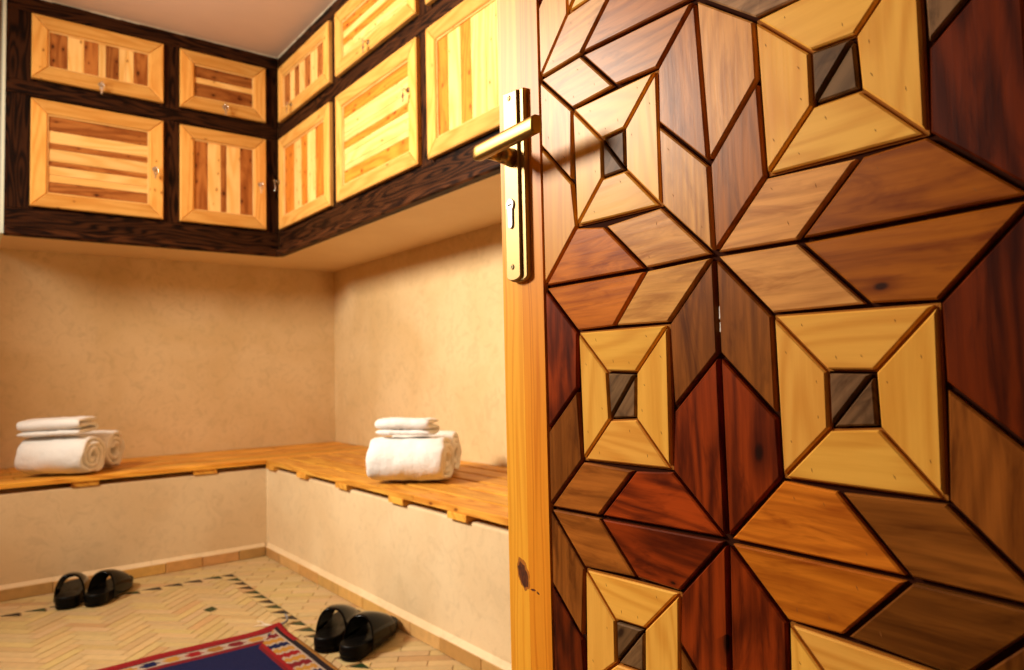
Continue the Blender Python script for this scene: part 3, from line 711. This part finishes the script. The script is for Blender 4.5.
# handle set
hs = MB()
def W(u, z, h): return dfr[0] + dfr[1] * u + dfr[2] * z + dfr[3] * h
pl = [(-.7270, .952)] + [(-.7075 + .0195 * math.cos(a), .952 - .0065 * math.sin(a) * 1.0) for a in [PI - PI * k / 10 for k in range(1, 10)]] + [(-.6880, .952), (-.6880, 1.1755), (-.7270, 1.1800)]
hs.prism(pl, M['brass'], .0008, .0075, dfr, .0012)
pl2 = [(-.7265, .9535)] + [(-.7118 + .0147 * math.cos(a), .9535 - .0060 * math.sin(a)) for a in [PI - PI * k / 10 for k in range(1, 10)]] + [(-.6971, .9535), (-.6971, 1.1755), (-.7265, 1.1790)]
hs.prism(pl2, M['brass'], .0070, .0110, dfr, .0011)
plate = hs.build('handle_plate', droot)
for zz in (1.1695, .9640):
    k_ = MB(); k_.cyl(W(-.7130, zz, .0108), W(-.7130, zz, .0122), .0034, .0030, M['brass'], 18, ch=.0003)
    for a in (.6, .6 + PI / 2):
        dx, dz = math.cos(a) * .0024, math.sin(a) * .0024; px, pz = -math.sin(a) * .0005, math.cos(a) * .0005
        k_.prism([(-.7130 - dx - px, zz - dz - pz), (-.7130 + dx - px, zz + dz - pz), (-.7130 + dx + px, zz + dz + pz), (-.7130 - dx + px, zz - dz + pz)], M['black'], .0121, .01235, dfr)
    k_.build('screw', plate)
k_ = MB()
cu, cz = -.7135, 1.0390
prof = [(cu + .0075 * math.cos(a), cz + .0075 * math.sin(a)) for a in [-.9 + (2 * PI - (PI - 1.8)) * k / 16 for k in range(17)]]
prof = [(cu + .0078 * math.cos(a), cz + .0078 * math.sin(a)) for a in [-PI / 3.2 + (PI + 2 * PI / 3.2) * k / 16 for k in range(17)]] 
k_.cyl(W(cu, cz, .0105), W(cu, cz, .0132), .0078, .0076, M['steel'], 24, ch=.0004)
k_.prism([(cu - .0048, cz - .024)] + [(cu + .0048 * math.cos(a), cz - .024 + .0048 * math.sin(a)) for a in [PI + PI * k / 8 for k in range(1, 8)]] + [(cu + .0048, cz - .024), (cu + .0048, cz - .006), (cu - .0048, cz - .006)], M['steel'], .0105, .0131, dfr, .0004)
k_.prism([(cu - .0045, cz - .0016), (cu + .0045, cz - .0006), (cu + .0045, cz + .0014), (cu - .0045, cz + .0004)], M['black'], .0131, .01345, dfr)
k_.build('lock_cylinder', plate)
# lever: a round neck and a rounded bar that runs back towards the hinges
k_ = MB()
LZ = 1.0975
k_.cyl(W(-.7095, LZ - .002, .0105), W(-.7095, LZ, .030), .0115, .0092, M['brass_d'], 24)
k_.cyl(W(-.7095, LZ, .030), W(-.7095, LZ + .001, .047), .0092, .0088, M['brass_d'], 24)
rows = []
nseg = 26
for k in range(nseg + 1):
    f = k / nseg; u = -.7335 + .1295 * f
    a = .0095; b_ = .0062
    e = 1.0
    if f < .09: e = math.sqrt(max(0, 1 - ((.09 - f) / .09) ** 2)) * .94 + .06
    ring = []
    for q in range(20):
        th = 2 * PI * q / 20
        cu_, cz_ = math.cos(th), math.sin(th)
        sx = math.copysign(abs(cu_) ** .55, cu_); sz = math.copysign(abs(cz_) ** .55, cz_)
        ring.append(W(u, LZ + .0015 + a * sz * e , .049 + b_ * sx * e ))
    rows.append(ring)
s0 = len(k_.v)
k_.grid(rows, M['lever'], closed_u=True)
k_.cap(s0, 20, M['lever'], True); k_.cap(s0 + nseg * 20, 20, M['lever'])
k_.build('lever', plate)

# ------------------------------------------------------------------ rug
RX1, RY1 = .880, 2.440
RX0, RY0 = -.12, 1.02
def rug_mat(x, y):
    r, t = RX1 - x, RY1 - y            # distance from the right and far edges
    lft, bot = x - RX0, y - RY0
    s_ = min(r, lft); e_ = min(t, bot)
    if s_ < e_ * .80 + .004:           # long sides
        a = s_ / .95; al = y
        if a < .020: return 'rug_red' if t < .17 else ('rug_brown' if a < .012 else 'rug_black')
        if a < .030: return 'rug_black'
        if a < .036: return 'rug_white'
        if a < .104:
            k = int(math.floor(al / .044)); ph = (al / .044) % 1
            b = (a - .036) / .068
            wv = .38 + .10 * math.cos(b * 3 * 2 * PI) if k % 2 else .34 + .12 * math.cos(b * 3 * 2 * PI + PI)
            if abs(ph - .5) < wv and .03 < b < .97: return ['rug_gold', 'rug_red', 'rug_gold', 'rug_navy', 'rug_gold', 'rug_dred'][k % 6]
            return 'rug_white'
        if a < .128: return 'rug_red' if a < .120 else 'rug_dred'
        return 'rug_navy'
    a = e_; al = x
    if a < .024: return 'rug_red'
    if a < .032: return 'rug_dred'
    if a < .046: return 'rug_red'
    if a < .050: return 'rug_black'
    if a < .100:
        k = int(math.floor(al / .062)); ph = (al / .062) % 1; b = (a - .050) / .050
        wv = .36 + .12 * math.cos(b * 2 * 2 * PI)
        if abs(ph - .5) < wv and .12 < b < .88: return ['rug_gold', 'rug_navy', 'rug_gold', 'rug_red', 'rug_brown', 'rug_dred'][k % 6]
        return 'rug_white'
    if a < .122: return 'rug_dred'
    return 'rug_navy'
rg = MB(); cx_, cy_ = .0062, .0062
nx, ny = int((RX1 - RX0) / cx_), int((RY1 - RY0) / cy_)
def rh(x, y):
    r, t = RX1 - x, RY1 - y
    z = .0065 + .0022 * noise.noise(Vector((x * 5, y * 5, 3)))
    d = math.hypot(r, t)
    z += .010 * math.exp(-(d / .05) ** 2)
    return z
def warp(x, y):
    sh = .006 * noise.noise(Vector((0, y * 4, 1.5))); sv = .007 * noise.noise(Vector((x * 5, 0, 7.5)))
    return (x + sh * (x - RX0), y + sv * (y - RY0) + .012 * math.exp(-((RX1 - x) / .10) ** 2) * (1 if y > RY1 - .3 else 0) * max(0, (y - RY1 + .3) / .3))
for j in range(ny + 1):
    for i in range(nx + 1):
        x, y = RX0 + (RX1 - RX0) * i / nx, RY0 + (RY1 - RY0) * j / ny
        wx, wy = warp(x, y); rg.v.append((wx, wy, rh(x, y)))
for j in range(ny):
    for i in range(nx):
        q = j * (nx + 1) + i
        x, y = RX0 + (RX1 - RX0) * (i + .5) / nx, RY0 + (RY1 - RY0) * (j + .5) / ny
        rg.face([q, q + 1, q + nx + 2, q + nx + 1], M[rug_mat(x, y)], smooth=True)
bd = [j * (nx + 1) + nx for j in range(ny + 1)]; bd2 = [ny * (nx + 1) + i for i in range(nx, -1, -1)]
bd3 = [j * (nx + 1) for j in range(ny, -1, -1)]; bd4 = list(range(nx + 1))
loop = bd4[:-1] + bd[:-1] + bd2[:-1] + bd3[:-1]
bs = len(rg.v)
for q in loop: rg.v.append((rg.v[q][0], rg.v[q][1], .0008))
for k in range(len(loop)):
    k2 = (k + 1) % len(loop)
    rg.face([loop[k], bs + k, bs + k2, loop[k2]], M['rug_dred'])
rroot = tag(empty('rug', (.38, 1.73, .0006)), 'red bordered woven rug with a navy field lying on the clay brick floor', 'rug')
rg.build('woven_field', rroot)
def tube(mb, pts, r, mat, n_=8, taper=1.):
    rows = []
    for k, p in enumerate(pts):
        p = Vector(p); a = Vector(pts[max(0, k - 1)]); b = Vector(pts[min(len(pts) - 1, k + 1)])
        d = (b - a).normalized(); up = Vector((0, 0, 1)) if abs(d.z) < .95 else Vector((1, 0, 0))
        e1 = d.cross(up).normalized(); e2 = e1.cross(d)
        rr = r * (1 - (1 - taper) * k / (len(pts) - 1))
        rows.append([p + (e1 * math.cos(2 * PI * q / n_) + e2 * math.sin(2 * PI * q / n_)) * rr for q in range(n_)])
    s_ = len(mb.v); mb.grid(rows, mat, closed_u=True); mb.cap(s_, n_, mat, True); mb.cap(s_ + (len(rows) - 1) * n_, n_, mat)
tm = MB(); M['thread'] = plain('pale_thread', (.72, .60, .46), .9); M['grey_thread'] = plain('grey_thread', (.22, .19, .17), .9)
tube(tm, [(.862 + .0, 2.452, .008), (.850, 2.475, .006), (.842, 2.500, .005), (.846, 2.525, .005), (.835, 2.540, .004)], .0028, M['thread'], 8, .4)
tube(tm, [(.852, 2.458, .008), (.836, 2.478, .006), (.825, 2.495, .005), (.812, 2.500, .004)], .0022, M['thread'], 8, .4)
tube(tm, [(.876, 2.440, .010), (.892, 2.443, .010), (.905, 2.450, .014), (.912, 2.462, .022), (.908, 2.474, .028)], .0052, M['grey_thread'], 8, .7)
tm.build('corner_tassel', rroot)

# ------------------------------------------------------------------ towels
def soft(mb_obj, strength=.004, size=.05, sub=1):
    me = mb_obj.data
    s_ = mb_obj.modifiers.new('sub', 'SUBSURF'); s_.levels = sub; s_.render_levels = sub
    tx = bpy.data.textures.new('terry', 'CLOUDS'); tx.noise_scale = size
    d = mb_obj.modifiers.new('disp', 'DISPLACE'); d.texture = tx; d.strength = strength * 2.6; d.mid_level = .5; d.texture_coords = 'LOCAL'
    tx2 = bpy.data.textures.new('terry_pile', 'CLOUDS'); tx2.noise_scale = .010
    d2 = mb_obj.modifiers.new('disp2', 'DISPLACE'); d2.texture = tx2; d2.strength = .0022; d2.mid_level = .5; d2.texture_coords = 'LOCAL'
def ribbon(path, half, width, seed=0, sway=.006, nw=14):
    """closed soft strip: path = list of (a, z) centre points; extruded along x by width, rounded ends"""
    mb = MB(); pts = [Vector(p) for p in path]; n_ = len(pts)
    left, right = [], []
    for k in range(n_):
        d = (pts[min(n_ - 1, k + 1)] - pts[max(0, k - 1)]).normalized(); nn = Vector((-d.y, d.x))
        left.append(pts[k] + nn * half); right.append(pts[k] - nn * half)
    e0 = (pts[0] - pts[1]).normalized(); e1 = (pts[-1] - pts[-2]).normalized()
    ring = left + [pts[-1] + e1 * half] + right[::-1] + [pts[0] + e0 * half]
    cen = pts + [pts[-1]] + pts[::-1] + [pts[0]]
    rows = []
    for w_ in range(nw + 1):
        f = w_ / nw; x = (f - .5) * width
        e = min(f, 1 - f) * nw
        sh = 1.0 if e > 1 else (.93 if e > .5 else .62)
        xx = x
        row = []
        for r_, c in zip(ring, cen):
            p = c + (r_ - c) * sh
            sx = sway * noise.noise(Vector((c.x * 22 + seed, c.y * 22, 3.1))) * 2.2
            row.append(Vector((xx + sx, p.x, p.y)))
        rows.append(row)
    rows = [[Vector((p.x + (.004 if 0 else 0), p.y, p.z)) for p in r_] for r_ in rows]
    s_ = len(mb.v); mb.grid(rows, M['towel'], closed_u=True)
    # close the two ends strip by strip
    L2 = len(ring)
    for base, flip in ((s_, True), (s_ + nw * L2, False)):
        for k in range(n_ - 1):
            q = [base + k, base + k + 1, base + L2 - 3 - k, base + L2 - 2 - k]
            mb.face(q[::-1] if flip else q, M['towel'], smooth=True)
        q = [base + n_ - 1, base + n_, base + n_ + 1]; mb.face(q[::-1] if flip else q, M['towel'], smooth=True)
        q = [base + L2 - 1, base, base + L2 - 2]; mb.face(q[::-1] if flip else q, M['towel'], smooth=True)
    return mb
def roll_path(rx, rz, turns, t_):
    """spiral seen from the side, flattened where it rests"""
    out = []; steps = int(turns * 22)
    for k in range(steps + 1):
        th = 2 * PI * turns * k / steps; r = 1 - (2 * t_ * .98 * (th / (2 * PI))) / rx
        a = math.cos(th + 5.0); b = math.sin(th + 5.0)
        zz = (rz * r) * b
        out.append((max(r, .12) * rx * a, zz))
    mn = min(p[1] for p in out)
    out = [(a, z - mn) for a, z in out]
    out = [(a, z if z > .022 else .022 - (.022 - z) * .35) for a, z in out]
    return out
def put(mb, name, label, cat, group, loc, rz, tilt=(0, 0)):
    zmin = min(p[2] for p in mb.v)
    mb.v = [(p[0], p[1], p[2] - zmin) for p in mb.v]
    o = mb.build(name); o.location = loc; o.rotation_euler = (tilt[0], tilt[1], rz)
    soft(o); tag(o, label, cat, group)
    return o
TH = .0125
gL, gR = 'white towels stacked on the left bench', 'white towels stacked on the right bench'
# left pile
put(ribbon(roll_path(.096, .082, 3.1, TH), TH * .93, .275, 1), 'rolled_towel', 'large white rolled towel at the front of the pile on the left bench', 'towel', gL, (.360, 3.560, .4525), -.64)
put(ribbon(roll_path(.088, .086, 2.6, TH), TH * .93, .25, 5), 'rolled_towel', 'white rolled towel behind and right of the big one on the left bench', 'towel', gL, (.475, 3.725, .4525), -.56)
def folded(w_, seed, layers=4, hh=.0115):
    p = []
    for k in range(layers):
        z = k * 2.05 * hh
        xs_ = [(-w_ + 2 * w_ * q / 7) for q in range(8)]
        if k % 2: xs_ = xs_[::-1]
        p += [(x_, z + .003 * math.sin(x_ * 20 + seed)) for x_ in xs_]
        if k < layers - 1:
            s_ = 1 if k % 2 == 0 else -1
            p += [(s_ * (w_ + hh * .75), z + hh * 1.02)]
    return p
put(ribbon(folded(.070, 1, 3, .0112), .0112 * .95, .250, 9), 'folded_towel', 'small white folded towel on top of the pile on the left bench', 'towel', gL, (.350, 3.575, .6170), -.60, (.0, -.03))
# right pile
put(ribbon(roll_path(.098, .082, 3.1, TH), TH * .93, .28, 11), 'rolled_towel', 'large white rolled towel at the front of the pile on the right bench', 'towel', gR, (1.310, 2.310, .4525), -.80)
put(ribbon(roll_path(.088, .084, 2.6, TH), TH * .93, .25, 15), 'rolled_towel', 'white rolled towel behind and right of the big one on the right bench', 'towel', gR, (1.465, 2.462, .4525), -.78)
put(ribbon(folded(.060, 3, 3, .0100), .0100 * .95, .20, 19), 'folded_towel', 'small white folded towel on top of the pile on the right bench', 'towel', gR, (1.315, 2.335, .6160), -.80, (.0, .02))

# ------------------------------------------------------------------ slippers
SOLE = [(-.135, .0), (-.130, .022), (-.115, .034), (-.090, .039), (-.05, .037), (-.01, .036), (.03, .040), (.07, .047), (.10, .046), (.125, .036), (.140, .018), (.145, .0)]
def sole_ring(grow=1., z=0., shift=0.):
    up = [(x * grow + shift, y * grow + .004 * math.sin((x + .14) * 9)) for x, y in SOLE]
    dn_ = [(x * grow + shift, -y * grow + .004 * math.sin((x + .14) * 9)) for x, y in SOLE[1:-1]][::-1]
    return [(a, b, z + zz(a)) for a, b in up + dn_]
def zz(x): return .004 * max(0, x / .145) ** 2
def make_slipper(label):
    root = tag(empty('slipper', (0, 0, 0)), label, 'slipper', 'black rubber slippers on the floor')
    s_ = MB(); rings = []
    H = .034
    for g, z in ((.955, .0005), (.985, .003), (.985, .009), (.965, .011), (1.0, .013), (1.005, .021), (.985, .0235), (1.0, .0255), (1.005, H - .004), (.975, H + .001), (.90, H - .001)):
        rings.append([Vector(p) for p in sole_ring(g, z if z < .02 else z + 0)])
    def heel(p, k):                       # the foot bed: cupped heel, lower waist
        if k < 8: return p
        return Vector((p.x, p.y, p.z + (.008 * max(0, (-p.x - .03) / .1) ** 1.2 if p.x < -.03 else 0)))
    rings = [[heel(p, k) for p in r_] for k, r_ in enumerate(rings)]
    n_ = len(rings[0]); s_.grid(rings, M['sole'], closed_u=True, flip=False)
    s_.cap(0, n_, M['sole'], True)
    prev = [len(s_.v) - n_ + k for k in range(n_)]
    for g, dz in ((.6, -.003), (.25, -.004)):
        r_ = [Vector((p.x * g / .9, p.y * g / .9, p.z + dz)) for p in rings[-1]]
        b_ = len(s_.v); s_.v += [tuple(p) for p in r_]
        for k in range(n_): s_.face([prev[k], prev[(k + 1) % n_], b_ + (k + 1) % n_, b_ + k], M['sole'], smooth=True)
        prev = [b_ + k for k in range(n_)]
    s_.face(prev, M['sole'], smooth=True)
    so = s_.build('sole', root); md = so.modifiers.new('sub', 'SUBSURF'); md.levels = md.render_levels = 1
    # broad arched strap
    t_ = MB(); rows = []
    for k in range(15):
        f = k / 14; x = -.072 + .150 * f
        hgt = .108 - .040 * f ** 1.4 - .010 * (1 - f) ** 3
        hw = .050 + .002 * math.sin(f * PI) - .002 * (1 - f)
        outer, inner = [], []
        for q in range(17):
            th = PI * q / 16
            cy, cz = math.cos(th), math.sin(th)
            a = math.copysign(abs(cy) ** .75, cy); b_ = abs(cz) ** .80
            cr = -.020 * b_ * (1 - f) + .010 * b_ * f      # the edges are cut back in a curve
            outer.append(Vector((x - cr * .8, hw * a, .010 + (hgt - .010) * b_)))
            inner.append(Vector((x - cr * .8, (hw - .0055) * a, .010 + (hgt - .0165) * b_)))
        rows.append(outer + inner[::-1])
    t_.grid(rows, M['rubber'], closed_u=True, flip=True)
    nn = len(rows[0])
    for base, fl_ in ((0, False), (14 * nn, True)):
        for q in range(16):
            a = [base + q, base + q + 1, base + nn - 2 - q, base + nn - 1 - q]
            t_.face(a[::-1] if fl_ else a, M['rubber'], smooth=True)
    to = t_.build('strap', root); md = to.modifiers.new('sub', 'SUBSURF'); md.levels = md.render_levels = 2
    return root
s1 = make_slipper('black rubber slipper nearest the camera, its toe against the right bench base'); s1.scale = (1.06, 1.08, 1.12)
def place(s, x, y, rz): s.location = (x, y, .0008); s.rotation_euler = (0, 0, rz)
place(s1, 1.035, 2.095, .62)
for lab, x, y, rz in (('black rubber slipper beside the red rug, left one of the right pair', .990, 2.225, .82),
                      ('black rubber slipper at the left bench, left one of its pair', .375, 3.285, 1.30),
                      ('black rubber slipper at the left bench, right one of its pair', .492, 3.235, 1.0)):
    c = copy_tree(s1); c['label'] = lab; place(c, x, y, rz)

# ------------------------------------------------------------------ light
def area(name, loc, target, size, power, col, sy=None):
    l_ = bpy.data.lights.new(name, 'AREA'); l_.energy = power; l_.color = col; l_.shape = 'RECTANGLE' if sy else 'DISK'; l_.size = size
    if sy: l_.size_y = sy
    o = bpy.data.objects.new(name, l_); COL.objects.link(o); o.location = loc
    o.rotation_euler = (Vector(target) - Vector(loc)).to_track_quat('-Z', 'Y').to_euler()
    return o
wl = area('wall_lamp', (-.88, 2.46, 1.97), (1.1, 1.75, 1.62), .55, 92, (1.0, .915, .76)); wl.data.spread = math.radians(150)
w_ = bpy.data.worlds.new('world'); SC.world = w_; w_.use_nodes = True
w_.node_tree.nodes['Background'].inputs[0].default_value = (1.0, .80, .58, 1); w_.node_tree.nodes['Background'].inputs[1].default_value = .05

# ------------------------------------------------------------------ camera
cam = bpy.data.cameras.new('camera'); co = bpy.data.objects.new('camera', cam); COL.objects.link(co)
yaw, pitch, roll, ch = .6587, .0508, -.0223, .8389
fw = V((math.sin(yaw) * math.cos(pitch), math.cos(yaw) * math.cos(pitch), math.sin(pitch)))
r0 = V((math.cos(yaw), -math.sin(yaw), 0)); u0_ = r0.cross(fw)
rr = r0 * math.cos(roll) + u0_ * math.sin(roll); uu = -r0 * math.sin(roll) + u0_ * math.cos(roll)
co.matrix_world = Matrix(((rr.x, uu.x, -fw.x, 0), (rr.y, uu.y, -fw.y, 0), (rr.z, uu.z, -fw.z, ch), (0, 0, 0, 1)))
cam.sensor_width = 36; cam.lens = 722.2 / 1024 * 36; cam.clip_start = .02
cam.dof.use_dof = True; cam.dof.focus_distance = .74; cam.dof.aperture_fstop = 8.0
SC.camera = co
vs = SC.view_settings
vs.view_transform = 'Standard'; vs.look = 'None'; vs.exposure = 0.0; vs.gamma = 1.0; vs.use_curve_mapping = False
